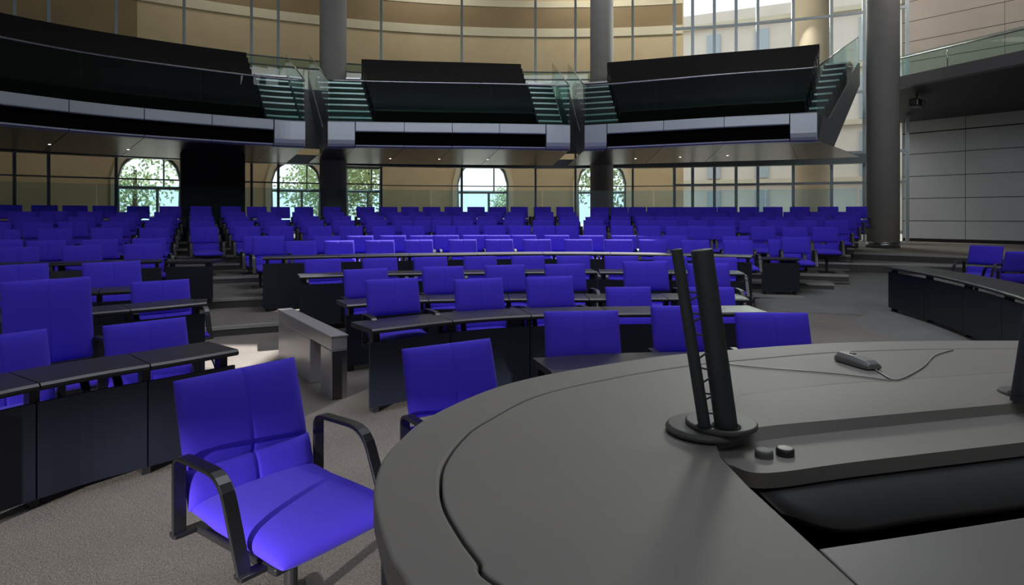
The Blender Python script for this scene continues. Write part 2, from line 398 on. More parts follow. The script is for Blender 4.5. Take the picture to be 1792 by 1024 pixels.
TIERS = [(9.35, .134, 1.27), (11.1, .29, 1.16), (13.5, .42, 1.0), (15.2, .56, 1.0), (16.3, .68, 1.0), (17.35, .80, 1.0), (18.4, .93, 1.0)]
ROWS = {
 10: (19.0, .93, 362, 'rearmost row', [(-10,39,358.5),(53,103,359),(111,152,359.6),(161,205,360),(220,264,360.7),(278,318,361),(332,371,360.7),(386,422,361),(432,467,361.7),(474,507,362),(516,547.5,362),(565.6,597,362),(624,655,362),(664.6,695,362),(702.6,732,362),(740,770,362),(778,808,362),(818,848,362),(857,885,362),(894,923,362),(935,963,362),(974,1003,362),(1037,1063,362.5),(1071,1096,362.3),(1102,1128,362.3),(1135,1161,362.3),(1166.6,1192.4,362.3),(1198.5,1222,362.3),(1226.6,1251,362.3),(1257,1286.6,362),(1295,1326,362),(1336,1368.7,362),(1382,1417,361.8),(1431,1467,361.6),(1481,1517,361.4)]),
 9: (17.95, .80, 371, 'second row from the back', [(15,64,370),(74,117,369.4),(135,182,370),(204,246,371),(269.5,311,371),(332,371.7,370),(393,430,371),(451,484,371),(511,547,371),(570,602,371),(632,661,371),(676,707.7,371),(714,746,370.3),(754,785,370.3),(803,833,370.5),(850,877,370.5),(889.6,917,370.5),(939,966,370.8),(979,1006,370.8),(1035,1063,371),(1071,1101,371),(1111,1137,370.5),(1146,1174,370.5),(1184,1210,371),(1213,1238,371),(1241,1267,371),(1275,1307.7,371),(1319.5,1353,370.8),(1372,1406,370.8),(1419,1451,370.6),(1470,1504,370.4)]),
 8: (16.9, .68, 379, 'third row from the back', [(25,78,379),(123,165,378.8),(191.5,237.7,379),(260,306,379.7),(331.6,376,379),(398.5,436,379),(455,492,379),(521,557,378),(580,613,377.8),(640,670.6,378),(686.6,717,378),(725,757,378),(759,788,378),(793,823.6,378),(836,868,378),(883,915.5,378),(937,969,378.4),(979.4,1012,378.4),(1026,1057,379.6),(1070,1102,378.6),(1113.7,1143,378.6),(1150,1180,378.6),(1184,1212,378.6),(1230,1257,378.6),(1260,1291.6,378.8),(1309,1342,379),(1357,1389.4,378.8),(1407.5,1439,378.6),(1459,1496,378.4)]),
 7: (15.8, .56, 386, 'fourth row from the back', [(-34,12,389.5),(40,91.5,388.4),(106,150,387.8),(177.4,227,387.8),(253,301.7,387.5),(332,376,386.6),(403.5,443,386.8),(464,499,386),(529,564.6,385.2),(583,619.5,385.4),(642.5,676,385.2),(691.6,723,385),(725,756,385.5),(757,788,385),(795,826,385),(835,868,384.8),(880,917,384.8),(934,966,385),(979.4,1012,385),(1023,1055,385.2),(1068,1103,385.2),(1118,1149,385.2),(1151,1184.7,385.2),(1206,1237,385.4),(1252,1283,385.8),(1294,1330.5,385.4),(1342.5,1376,385.4),(1391.4,1426,385.6),(1444,1482,385.8)]),
 6: (14.35, .42, 396, 'fifth row from the back', [(-26,32,402),(65.6,127,400),(158.7,214,399),(242.4,297,398.6),(332.5,382.7,397.5),(410,455,396),(472,510,396),(540,578,396),(595,632,395.6),(654,688,395.6),(705,741,395.3),(764.6,799.5,395),(802,836,394.8),(848,882.3,394.7),(893,927,394.7),(933,970,394.8),(975,1008,395),(1023,1058.6,395),(1070.6,1106,395.2),(1118,1154,395.6),(1167,1203,395.8),(1208,1241,395.8),(1246,1285.6,396.2),(1316,1353.5,396.6),(1371,1410,397),(1424,1462,397.2)]),
 5: (12.85, .29, 412, 'sixth row from the back', [(-30,37,420),(46,117,421),(145,204,419),(231,290,417),(427.6,473,413),(549,594,413),(606,654,412.6),(668,707,412),(720,759,412),(761,800,411.6),(812,850,411.4),(852,889,411.6),(896,936,411.4),(954,994,411.6),(1014,1054,412),(1072,1111,412),(1120,1156,413),(1160,1203,412.4),(1269,1306,413.4),(1370,1415,415)]),
 4: (11.55, .29, 420, 'row behind the long middle desk', [(446,493,413.5),(502,549.5,421.4),(569,617.5,421),(641,688,420.3),(707,758,419.6),(786.7,832,419),(849.5,897,418.8),(918,961,418.8),(990,1033,418.8),(1058.6,1104.6,419.2),(1120,1165,419.3),(1192.5,1240,420),(1267.5,1314.7,420.6)]),
 3: (9.55, .134, 449, 'row behind the third desk from the lectern', [(531,598,453),(634,695,451.4),(724,782,449.4),(812,868,448.2),(896,951,447.4),(976,1030,447.2),(1059.5,1114,447.8),(1144,1202,448.4),(1231,1286.5,450.4)]),
}
for r, (R, zf, _, rname, lst) in ROWS.items():
    n = len(lst)
    for i, (xl, xr, yt) in enumerate(lst):
        xc = (xl+xr)/2
        Rr = R
        X, Y = ray_circle(xc, R+.02)
        t = math.atan2(X-CX, Y-CY)
        k = n-i
        lab = f'blue armchair, {ordw(k)} from the steel-footed pillar end, {rname}'
        if i == 0 and r == 4: lab = 'blue armchair at the aisle steps end of the long middle desk'
        seat_at(X, Y, yt, zf, lab, 'blue armchairs in the curved seating rows', lo=-.13, hi=.30)
# nearer chairs, one by one: (x centre, depth, top row, floor, label, face, scale, tall)
NEAR = [
 (31, 9.3, 432.4, .29, 'blue armchair behind the far curved desk, furthest from the aisle steps', None, 1.0, 0),
 (143.5, 9.6, 429.3, .29, 'brightly lit blue armchair in the middle behind the far curved desk beside the aisle', None, 1.0, 0),
 (250, 9.9, 426.5, .29, 'blue armchair beside the aisle end of the far curved desk', None, 1.03, 0),
 (30, 7.3, 462.6, .134, 'pale-lit blue armchair between the far and third curved desks, at the outer side', None, 1.13, 0),
 (196, 7.35, 458, .134, 'pale-lit blue armchair between the far and third curved desks, nearer the aisle', None, 1.12, 0),
 (281, 6.6, 491, 0, 'pale-edged blue armchair behind the second curved desk, beside the aisle', None, 1.08, 0),
 (84, 5.0, 494, 0, 'tall high-backed blue chair behind the nearest curved desk', None, 1.0, 1),
 (256, 4.40, 562, 0, 'blue armchair behind the aisle end of the nearest curved desk', None, 1.06, 0),
 (-4, 3.72, 586, 0, 'blue armchair half cut off behind the nearest curved desk, in front of the high-backed chair', None, 1.0, 0),
 (640, 7.35, 470.5, 0, 'blue armchair at the aisle end of the second centre desk', None, 1.0, 0),
 (775, 7.6, 466.3, 0, 'second blue armchair from the aisle behind the second centre desk', None, 1.0, 0),
 (883, 7.75, 463.6, 0, 'third blue armchair from the aisle behind the second centre desk', None, .97, 0),
 (988, 7.85, 461.8, 0, 'fourth blue armchair from the aisle behind the second centre desk', None, .98, 0),
 (1129, 7.55, 457, 0, 'raised wide blue armchair behind the second centre desk, just beside the microphones', None, 1.08, 0),
 (1239, 7.8, 461, 0, 'blue armchair behind the thick microphone at the second centre desk', None, .97, 0),
 (686, 6.0, 487.6, 0, 'blue armchair at the aisle end of the front centre desk', None, 1.0, 0),
 (837, 6.45, 487.6, 0, 'second blue armchair from the aisle behind the front centre desk', None, 1.0, 0),
 (961, 6.8, 483.8, 0, 'third blue armchair from the aisle behind the front centre desk', None, 1.0, 0),
 (1099, 7.0, 502, 0, 'lowered blue armchair behind the front centre desk, beside the microphones', None, .97, 0),
 (1244, 7.0, 502.6, 0, 'lowered blue armchair at the ramp end of the front centre desk', None, .97, 0),
 (785, 3.38, 601, 0, 'angled blue armchair at the lectern rim in front of the front centre desk', (.55, -.835), 1.0, 0),
 (1017.5, 4.43, 544, 0, 'blue armchair behind the small low table, in front of the centre desk', (.1, -1), 1.0, 0),
 (1199, 4.8, 535, 0, 'blue armchair seen behind the two microphones, in front of the centre desk', (.05, -1), 1.0, 0),
 (1350, 4.6, 547, 0, 'blue armchair behind the lectern, standing next to the grey ramp', (-.02, -1), 1.0, 0),
 (1370, 12.9, 422, .29, 'blue armchair behind the short single desk beside the ramp', None, 1.09, 0),
 (1726, 11.6, 430, .10, 'blue armchair behind the angled dark bench desk, turned towards the lectern', (-.85, -.5), 1.02, 0),
 (1790, 10.3, 440, .10, 'shadowed blue armchair behind the angled dark bench desk, facing the panelled wall', (.1, 1), 1.0, 0),
]
for xc, Y, yt, fl, lab, face, scl, tall in NEAR:
    seat_at((xc-896)/F*Y, Y, yt, fl, lab, 'blue armchairs near the lectern and front desks', face, scl, tall)
c0 = place_chair((-.915, 2.60), math.atan2(.793, .602), 0, -.015, 'large blue armchair with black armrests, nearest, standing alone beside the lectern', 'blue armchairs near the lectern and front desks', 1.07)

# ------------------------------------------------------------------ lectern
LZ = 1.20
tl = thing('lectern', 'large grey curved lectern with rounded rim and sunken control console', 'lectern', (1.3, 1.2, 0))
def LL(p): return Vector((p.x-1.3, p.y-1.2, p.z))
opx = [(712,1023),(681.6,973),(661,906),(654,856),(668,806.5),(695,773),(750,729),(854,682),(951.5,656),(1080,634),(1206,617.5),(1411,602),(1530,597.5),(1660,595.8),(1791,595.7)]
gpx = [(867,1023),(834,981),(803.6,939.6),(776,890),(769,851),(776,812),(806,770),(845,740),(941.5,692),(1075.5,661),(1206,640),(1340,626.5),(1464,616.5),(1629,611),(1791,610)]
outer = [Vector((.22, .30, 0)), Vector((-.03, .55, 0))]+[at(x, y, LZ) for x, y in opx]
outer = crom([Vector((p.x, p.y, 0)) for p in outer], 8)
ell = [Vector((1.69+1.93*math.cos(t), 1.146+1.122*math.sin(t), 0)) for t in [math.radians(a) for a in range(78, 4, -8)]]
outer = outer+ell
gro = [Vector((.42, .42, 0)), Vector((.16, .60, 0))]+[at(x, y, LZ) for x, y in gpx]
gro = crom([Vector((p.x, p.y, 0)) for p in gro], 8)
ell2 = [Vector((1.69+1.80*math.cos(t), 1.146+1.045*math.sin(t), 0)) for t in [math.radians(a) for a in range(76, 4, -8)]]
gro = gro+ell2
def inset(P, d):
    out = []
    for i in range(len(P)):
        a, b = P[max(0, i-1)], P[min(len(P)-1, i+1)]; t = (b-a).normalized(); out.append(P[i]+Vector((t.y, -t.x, 0))*d)
    return out
def plate(poly, z0, z1, name, m, bev):
    mb = MB(); mb.prism([(p.x-1.3, p.y-1.2) for p in poly], z0, z1); return mb.out(name, m, tl, bevel=bev, seg=3)
plate(outer+gro[::-1], LZ-.05, LZ, 'rim', 'lectern', .006)
L0 = [(2100,629),(1764,652),(1451,673),(1300,692),(1236,722)]
Dg = [(1262,800),(1310,850),(1400,932),(1500,1024),(1640,1152),(1800,1300)]
innr = inset(gro, .0045)+[Vector((at(x, y, LZ).x, at(x, y, LZ).y, 0)) for x, y in L0+Dg]
plate(innr, LZ-.05, LZ, 'top_plate', 'lectern', .004)
mb = MB(); mb.prism([(p.x-1.3, p.y-1.2) for p in inset(gro, -.02)+[Vector((at(x, y, LZ).x, at(x, y, LZ).y, 0)) for x, y in L0+Dg]], LZ-.07, LZ-.052); mb.out('groove_bed', 'lecbody', tl)
# body wall under the rim
bw = inset(outer, .012); ring0 = [LL(Vector((p.x, p.y, 0))) for p in bw]
mb = MB(); inn = inset(outer, .06)
rings = [[LL(Vector((a.x, a.y, 0.0))), LL(Vector((a.x, a.y, LZ-.05))), LL(Vector((b.x, b.y, LZ-.05))), LL(Vector((b.x, b.y, 0.0)))] for a, b in zip(bw, inn)]
mb.loft(rings); mb.out('body', 'lecbody', tl)
# console
lines = [
 ([(1236,722),(1300,692),(1451,673),(1764,652),(2100,629)], LZ-.0008),
 ([(1238,745),(1334,722),(1500,708),(1792,684),(2100,657)], LZ+.010),
 ([(1246,765),(1334,747),(1500,731),(1792,704),(2100,675)], LZ+.008),
 ([(1254,790),(1330,772),(1500,752),(1792,722),(2100,690)], LZ-.014),
 ([(1262,801),(1330,800),(1500,781),(1792,749),(2100,715)], LZ-.018),
 ([(1274,813),(1338,828),(1500,808),(1792,774),(2100,738)], LZ-.014)]
rows = [[LL(at(x, y, z)) for x, y in crom([(a, b, 0) for a, b in pts], 6) for x, y in [(x, y)]] if False else [LL(at(q.x, q.y, z)) for q in crom([(a, b, 0) for a, b in pts], 6)] for pts, z in lines]
rows.append([Vector((p.x, p.y, LZ-.042)) for p in rows[-1]])
mb = MB(); mb.loft(rows, close=False, caps=False); o = o_con = mb.out('console', 'lectern', tl, smooth=True)
md = o.modifiers.new('edge', 'EDGE_SPLIT'); md.split_angle = .7
lowz = LZ-.044
low = [[LL(at(q.x, q.y, z)) for q in crom([(a, b, 0) for a, b in pts], 6)] for pts, z in (
 ([(1262,800),(1330,822),(1500,800),(1792,765),(2100,730)], lowz), ([(1366,898),(1470,925),(1600,907),(1792,882),(2100,842)], lowz-.012), ([(1376,908),(1476,934),(1606,916),(1796,891),(2104,851)], lowz-.03))]
mb = MB(); mb.loft(low, close=False, caps=False); mb.out('lower_tray', 'lecdark', tl, smooth=True)
q = [at(x, y, LZ-.16) for x, y in [(1240,800),(2100,700),(2300,1250),(1560,1250)]]
mb = MB(); mb.prism([LL(p)[:2] for p in q], LZ-.18, LZ-.165); mb.out('tray_floor', 'slot', tl)
q = [at(x, y, LZ-.036) for x, y in [(1432,960),(1600,935),(1792,905),(2100,858),(2500,1250),(1830,1330),(1500,1024)]]
mb = MB(); mb.prism([LL(p)[:2] for p in q], LZ-.056, LZ-.036); mb.out('reading_surface', 'lecread', tl, bevel=.003)
for (x, y, m, nm) in ((1337, 797, 'button', 'push_button'), (1374, 794, 'buttonblack', 'push_button')):
    p = LL(at(x, y, LZ-.015)); mb = MB()
    mb.rev([(.0172, -.004), (.0172, .008), (.0150, .0115), (0.0004, .0122)], 24); b = mb.out(nm, m, o_con, smooth=False, bevel=.0015); b.location = p
    if m == 'buttonblack': b['label'] = 'black push button'
# microphones
def mic_base(x, y, label, name='microphone_stand'):
    p = at(x, y, LZ+.01); r = thing(name, label, 'microphone', (p.x, p.y, LZ+.004)); return r, p
mr, mp = mic_base(1262, 752, 'pair of dark leaning microphone booms, thick and thin, on a round lectern disc')
mb = MB(); mb.rev([(.078, 0), (.080, .006), (.074, .014), (.02, .018)], 48, -.030, .012); mb.out('lower_disc', 'disc', mr, smooth=False, bevel=.002)
mb = MB(); mb.rev([(.066, .014), (.071, .017), (.071, .023), (.069, .026), (.0005, .026)], 48); mb.out('disc_plate', 'disc', mr, bevel=.0015)
def boom(xb, yb, xt, yt, rb, rt, name, par, p0, Yt=None):
    a = at(xb, yb, LZ+.03)-Vector((p0.x, p0.y, LZ+.004)); Yt = Yt or at(xb, yb, LZ+.03).y
    z = H-(yt-HY)*Yt/F; b = atY(xt, Yt, z)-Vector((p0.x, p0.y, LZ+.004))
    d = (b-a).normalized(); mb = MB()
    mb.cyl(a-d*.02, b, rb, rt, 28); o = mb.out(name, 'mic', par, smooth=True); m = o.modifiers.new('b', 'BEVEL'); m.width = .0025; m.segments = 2; m.limit_method = 'ANGLE'; m.angle_limit = .9
    mb = MB(); mb.rev([(rb*1.28, .0262), (rb*1.28, .0275), (rb*.9, .0272)], 28, a.x, a.y); mb.out('boom_socket', 'slot', par)
    return a, b
a1, b1 = boom(1233, 746, 1184, 436, .0122, .0112, 'thin_boom', mr, mp)
a2, b2 = boom(1271, 746, 1228, 437, .0222, .0215, 'thick_boom', mr, mp)
cp = []
for k, f in enumerate([.06, .12, .17, .22, .31, .36, .50, .56, .62, .68, .74]):
    p, q = a1.lerp(b1, f+.02), a2.lerp(b2, f+.045)
    if k % 2: p, q = q, p
    m_ = p.lerp(q, .5)+Vector((0, -.008, .008*(1 if k % 2 else -.6))); cp += [p, m_, q]
mb = MB(); mb.tube(crom(cp, 5), .0020, 6)
mb.out('coiled_cable', 'mic', mr, smooth=True)
mr2, mp2 = mic_base(1796, 690, 'dark microphone boom standing at the outer end of the lectern console')
mb = MB(); mb.rev([(.055, 0), (.058, .006), (.054, .012), (.0005, .014)], 40); mb.out('disc_plate', 'disc', mr2, bevel=.001)
boom(1789, 690, 1838, 380, .0215, .0215, 'thick_boom', mr2, mp2)
# hand-held remote with its cord
pa, pb = at(1471, 622, LZ+.014), at(1531, 640, LZ+.014); d = pb-pa; c = (pa+pb)/2
rm = thing('handheld_remote', 'small grey handheld remote lying on the far lectern top', 'remote', (c.x, c.y, LZ), math.atan2(d.y, d.x))
mb = MB(); l = d.length/2
mb.loft([[(x, -w, .002), (x, w, .002), (x, w, h*.6), (x, w*.6, h), (x, -w*.6, h), (x, -w, h*.6)] for x, w, h in ((-l, .024, .020), (-l*.8, .030, .030), (0, .030, .030), (l*.75, .028, .025), (l, .024, .018))])
mb.out('casing', 'device', rm, bevel=.003)
mb = MB(); mb.box(-.25*l, 0, .0305, .016, .012, .004); mb.out('switch_key', 'buttonblack', rm, bevel=.001)
cd = [at(x, y, LZ+.003) for x, y in [(1526,643),(1545,655),(1566,665),(1592,656),(1618,640),(1636,622),(1668,612)]]
mb = MB(); mb.tube(crom(cd, 8), .0022, 8); tag(mb.out('remote_cord', 'cord', smooth=True), 'thin pale cord trailing from the remote across the lectern top', 'cord')
cd = [at(x, y, LZ+.003) for x, y in [(1270,637),(1340,644),(1430,651),(1500,658),(1560,666)]]
mb = MB(); mb.tube(crom(cd, 8), .0018, 8); tag(mb.out('flat_cord', 'cord', smooth=True), 'thin cord lying from the microphones towards the remote', 'cord')

# ------------------------------------------------------------------ inverted-U grey stand by the aisle steps
A, B = at(580, 591, .56), at(487, 543, .56)
dv = (B-A); Ls = dv.length; st = thing('floor_barrier', 'grey metal inverted-U barrier standing at the foot of the aisle steps', 'barrier', (A.x, A.y, 0), math.atan2(dv.y, dv.x))
W = .145
mb = MB(); mb.box(Ls*.5, -W/2, .44+.06, Ls, W, .12)
o = mb.out('top_beam', 'stand', st, bevel=.006)
mb = MB(); mb.box(.16, -W/2, .22, .32, W, .44); mb.out('leg', 'stand', st, bevel=.006)
mb = MB(); mb.box(Ls*.5+.33, -W/2, .22, Ls-.66-.66+.64, W, .44); mb.out('leg', 'stand', st, bevel=.006)
mb = MB(); mb.box(-.004, -W/2, .22, .006, W-.012, .43); mb.out('end_plate', 'standdark', st)
mb = MB(); mb.box(Ls*.5, -W/2, .566, Ls+.02, W+.02, .014); mb.out('cap_strip', 'stand', st, bevel=.003)

# ------------------------------------------------------------------ floors, tiers, steps
TL, TR = math.radians(-86), math.radians(23.5)
def stepR(R, wing, t):
    d = math.degrees(t); k = min(1, max(0, (d-10)/2.5)); return R*rmul(t)*(1+(wing-1)*k)
mb = MB(); mb.prism([(-40, -12), (40, -12), (40, 13), (20, 34), (-40, 34)], -.3, 0)
struct(mb.out('floor', 'carpet'))
TRS = [17, 20, 21.5, 22.3, 22.8, 23.4, 24]
for k, (R, z, wing) in enumerate(TIERS):
    zp = TIERS[k-1][1] if k else 0
    TR = math.radians(TRS[k]); ts = [TL+(TR-TL)*i/72 for i in range(73)]
    poly = [pol(stepR(R, wing, t)+.02, t) for t in ts]+[pol(20.1*rmul(t), t) for t in ts[::-1]]
    mb = MB(); mb.prism([(p.x, p.y) for p in poly], max(-.02, zp-.05), z-.004); tr = mb.out(f'floor_tier_{k+1}', 'carpet')
    struct(tr)
    rings = []
    for t in ts:
        R0 = stepR(R, wing, t)
        rings.append([pol(R0, t, z-.045), pol(R0, t, z), pol(R0+.06, t, z+.002), pol(R0+.06, t, z-.045)])
    mb = MB(); mb.loft(rings); struct(mb.out(f'trim_{k+1}', 'nosing'))
    rings = [[pol(stepR(R, wing, t)+.012, t, zp), pol(stepR(R, wing, t)+.012, t, z-.045), pol(stepR(R, wing, t)+.03, t, z-.045), pol(stepR(R, wing, t)+.03, t, zp)] for t in ts]
    mb = MB(); mb.loft(rings); struct(mb.out(f'trim_{k+11}', 'riser'))
# walkway round the hall and the two steps beside the ramp
n1 = [(2.2, 19.2), (5.5, 18.6), (8.68, 16.7), (10.8, 14.8), (12.6, 12.6), (14.5, 9)]
walk = n1+[(45, 9), (45, 40), (-45, 40), (-45, 2), (-17.5, 2)]+[(pol(20.0*rmul(t), t).x, pol(20.0*rmul(t), t).y) for t in [math.radians(a) for a in range(-78, 1, 6)]]
mb = MB(); mb.prism(walk, 0, .68); struct(mb.out('floor_walkway', 'carpet'))
n2 = [(6.0, 16.6), (7.27, 15.6), (10.5, 14.4), (12.2, 12.2), (14, 8.5)]
mb = MB(); mb.prism(n2+n1[::-1], 0, .497); struct(mb.out('floor_step', 'carpetramp'))
def strip(pts, z, zb, nm1, nm2):
    P = [Vector((x, y, 0)) for x, y in pts]; rings = []; r2 = []
    for i, p in enumerate(P):
        d = (P[min(i+1, len(P)-1)]-P[max(0, i-1)]).normalized(); nn = Vector((d.y, -d.x, 0))
        rings.append([p+nn*.02+Vector((0, 0, z-.045)), p+nn*.02+Vector((0, 0, z+.003)), p-nn*.05+Vector((0, 0, z+.003)), p-nn*.05+Vector((0, 0, z-.045))])
        r2.append([p+nn*.012+Vector((0, 0, zb)), p+nn*.012+Vector((0, 0, z-.045)), p-nn*.01+Vector((0, 0, z-.045)), p-nn*.01+Vector((0, 0, zb))])
    mb = MB(); mb.loft(rings); struct(mb.out(nm1, 'nosing')); mb = MB(); mb.loft(r2); struct(mb.out(nm2, 'riser'))
strip(n1[2:], .683, .5, 'trim_21', 'trim_22'); strip(n2[1:], .5, .27, 'trim_23', 'trim_24')
# ramp
rows_ = [([(6.2, 16.2), (7.27, 15.62), (10.5, 14.42), (12.2, 12.2), (14, 8.5)], .27), ([(5.9, 14.4), (6.6, 13.75), (9.4, 12.8), (11.2, 11.0), (13, 7.8)], .268), ([(4.3, 11.1), (4.75, 10.7), (8.4, 9.6), (9.8, 8.8), (11.2, 7)], .004)]
mb = MB(); mb.loft([[(x, y, z) for x, y in r] for r, z in rows_], close=False, caps=False); mb.add([(4.3, 11.1, 0), (6.2, 16.2, 0), (6.2, 16.2, .27), (5.9, 14.4, .268), (4.3, 11.1, .004)], [(0, 1, 2, 3, 4)])
struct(mb.out('floor_ramp', 'carpetramp'))
# plinth under the bench desk with sloped skirt
pt = [(5.95, 10.4), (5.75, 8.9), (5.42, 7.6), (4.94, 6.25), (4.3, 4.8), (10, 4.2), (10.5, 11.9)]
pb_ = [(5.25, 9.7), (5.1, 8.7), (4.80, 7.5), (4.36, 6.3), (3.9, 4.9), (10.1, 4.1), (10.6, 12.1)]
mb = MB(); mb.loft([[(x, y, -.01) for x, y in pb_], [(x, y, .10) for x, y in pt]]); struct(mb.out('floor_plinth', 'carpetramp'))

# ------------------------------------------------------------------ columns
def column(xp, Y, d, zb, ztop, label):
    X = (xp-896)/F*Y; r = d/2; t = thing('concrete_pillar', label, 'pillar', (X, Y, zb))
    mb = MB(); mb.rev([(r, .15), (r, ztop-zb)], 64); mb.out('shaft', 'concrete', t, smooth=False).data.polygons.foreach_set('use_smooth', [False]*0 or [len(p.vertices) == 4 for p in t.children[0].data.polygons])
    mb = MB(); mb.rev([(r+.012, 0), (r+.012, .17), (r-.01, .172)], 64); o = mb.out('steel_foot', 'footring', t); o.data.polygons.foreach_set('use_smooth', [len(p.vertices) == 4 for p in o.data.polygons])
    o['label'] = 'polished steel foot ring'
column(1545, 19.0, .885, .68, 14, 'round grey concrete pillar with steel foot, standing beside the panelled wall')
column(583, 21.3, .885, .68, 14, 'round grey concrete pillar between the curved and the middle balcony')
column(1053, 24.3, .885, .68, 14, 'round grey concrete pillar between the middle balcony and the one near the windows')

# ------------------------------------------------------------------ balconies
def smoothq(o): o.data.polygons.foreach_set('use_smooth', [len(p.vertices) == 4 for p in o.data.polygons]); return o
def balcony(tops, label, blk, npan, st_l, st_r, splayL=0, splayR=0, depth=5.6):
    P = crom([(p.x, p.y, 0) for p in [at(x, y, 4.18) for x, y in tops]], 10); n = 48; P = resample(P, n)
    D = [(p-Vector((CX, CY, 0))).normalized() for p in P]
    for i in range(n+1):                    # splay the two ends
        u = i/n; a = -splayL*max(0, 1-u*5)+(-splayR)*max(0, 1-(1-u)*5)
        D[i] = Matrix.Rotation(a, 3, 'Z') @ D[i]
    root = thing('spectator_balcony', label, 'balcony', (P[n//2].x, P[n//2].y, 3.5))
    O = Vector((P[n//2].x, P[n//2].y, 3.5))
    def pt(u, d, z):
        f = max(0, min(1, u))*n; i = min(int(f), n-1); k = f-i
        q = P[i].lerp(P[i+1], k)+D[i].lerp(D[i+1], k)*d; return Vector((q.x, q.y, z))-O
    def sweep(u0, u1, prof, name, m, m_=18, bevel=0, par=root):
        mb = MB(); mb.loft([[pt(u0+(u1-u0)*k/m_, d, z) for d, z in prof] for k in range(m_+1)]); return mb.out(name, m, par, bevel=bevel)
    ua, ub = .11, .895
    # end blocks with rounded lower edge
    blk_prof = [(0, 4.18), (-.02, 4.15), (-.02, 3.68), (.01, 3.58), (.07, 3.51), (.16, 3.48), (.5, 3.48), (.5, 4.18)]
    sweep(0.0, ua-.003, blk_prof, 'end_block', 'alu', 6); sweep(ub+.003, 1.0, blk_prof, 'end_block', 'alu', 6)
    for k in range(npan):
        a, b = ua+(ub-ua)*k/npan, ua+(ub-ua)*(k+1)/npan; g = .0012
        sweep(a+g, b-g, [(0, 4.18), (-.015, 4.16), (-.015, 3.93), (0, 3.91), (.25, 3.91), (.25, 4.18)], 'fascia_panel', 'alu', 8)
        sweep(a+g, b-g, [(-.01, 3.548), (.0, 3.515), (.10, 3.49), (.3, 3.49), (.3, 3.548)], 'lower_lip', 'alu', 8)
        sweep(a+g, b-g, [(.3, 3.488), (.3, 3.50), (depth, 3.50), (depth, 3.488)], 'soffit_panel', 'soffit', 8)
    sweep(ua, ub, [(.16, 3.91), (.16, 3.55), (.28, 3.55), (.28, 3.91)], 'display_recess', 'recess')
    for a, b in ((0, ua), (ub, 1)): sweep(a, b, [(.16, 3.488), (.16, 3.50), (depth, 3.50), (depth, 3.488)], 'soffit_panel', 'soffit', 5)
    sweep(.004, .996, [(.06, 4.15), (.06, 4.19), (1.0, 4.19), (1.0, 4.15)], 'front_walk', 'tread')
    # tiered benches
    nb = 8
    for i in range(nb):
        d0 = 1.0+i*.565; z0 = 4.19+i*.30
        u0, u1 = blk[0]+.003*i*0, blk[1]
        sst = sweep(u0, u1, [(d0, 3.6), (d0, z0+.10), (d0+.57, z0+.10), (d0+.57, 3.6)], 'seating_step', 'bench'); sweep(u0+.002, u1-.002, [(d0+.30, z0+.10), (d0+.10, z0+.46), (d0+.10, z0+.50), (d0+.36, z0+.50), (d0+.44, z0+.86), (d0+.50, z0+.86), (d0+.50, z0+.10)], 'bench_row', 'bench', par=sst)
    ns = 9
    for (a, b) in (st_l, st_r):
        if a is None: continue
        for k in range(ns):
            d0 = .62+k*.50; z0 = 4.19+k*.265
            sst = sweep(a, b, [(d0, 3.6+k*.24), (d0, z0), (d0+.52, z0), (d0+.52, 3.6+k*.24)], 'stair_step', 'tread', 4)
            sweep(a+.002, b-.002, [(d0-.012, z0-.035), (d0-.012, z0+.012), (d0+.05, z0+.012), (d0+.05, z0-.035)], 'step_edge', 'white_nose', 4, par=sst)
    # cheeks and raked side glass
    for u, s in ((0, 1), (1, -1)):
        prof = [(.02, 3.5), (.02, 4.17), (1.3, 4.17), (depth, 6.45), (depth, 5.75), (1.9, 3.5)]
        e = .004*s; mb = MB(); v = [pt(u, d, z) for d, z in prof]+[pt(u+e, d, z) for d, z in prof]; m = len(prof)
        mb.add(v, [tuple(range(m)), tuple(range(m, 2*m))[::-1]]+[(i, (i+1) % m, m+(i+1) % m, m+i) for i in range(m)]); mb.out('side_cheek', 'cheek', root)
        prof = [(.03, 4.17), (.03, 5.26), (depth, 7.25), (depth, 6.45), (1.3, 4.17)]; m = len(prof)
        v = [pt(u+.4*e, d, z) for d, z in prof]+[pt(u+.7*e, d, z) for d, z in prof]
        mb = MB(); mb.add(v, [tuple(range(m)), tuple(range(m, 2*m))[::-1]]+[(i, (i+1) % m, m+(i+1) % m, m+i) for i in range(m)]); mb.out('side_glass', 'g_rail', root)
        mb = MB(); mb.tube([pt(u+.5*e, .03, 5.28), pt(u+.5*e, depth*.5, 6.28), pt(u+.5*e, depth, 7.27)], .018, 8); mb.out('side_handrail', 'steel', root, smooth=True)
    # front glass and handrail
    for k in range(3):
        a, b = .006+.988*k/3, .006+.988*(k+1)/3
        sweep(a+.0012, b-.0012, [(.05, 4.19), (.05, 5.26), (.066, 5.26), (.066, 4.19)], 'glass_pane', 'g_rail', 8)
    mb = MB(); mb.tube([pt(.004+.992*k/40, .058, 5.285) for k in range(41)], .022, 10); mb.out('handrail', 'steel', root, smooth=True)
    for u in (.3, .5, .7):
        mb = MB(); mb.rev([(.03, 0), (.03, .006), (.0005, .006)], 16); o = mb.out('downlight', 'led', root); o.location = pt(u, 3.4, 3.480)
    return root
balcony([(-120,141),(-40,153),(0,159),(177.5,181.5),(357,199),(486,209.5),(534,212)], 'long curved spectator balcony with glass front, over the aisle steps', (.11, .87), 4, (.005, .105), (.885, .995))
balcony([(573.7,211.7),(727.8,214.4),(855,216),(954,217.8),(997.5,218.8)], 'middle spectator balcony with black benches between two concrete pillars', (.205, .865), 4, (.02, .195), (.88, .985))
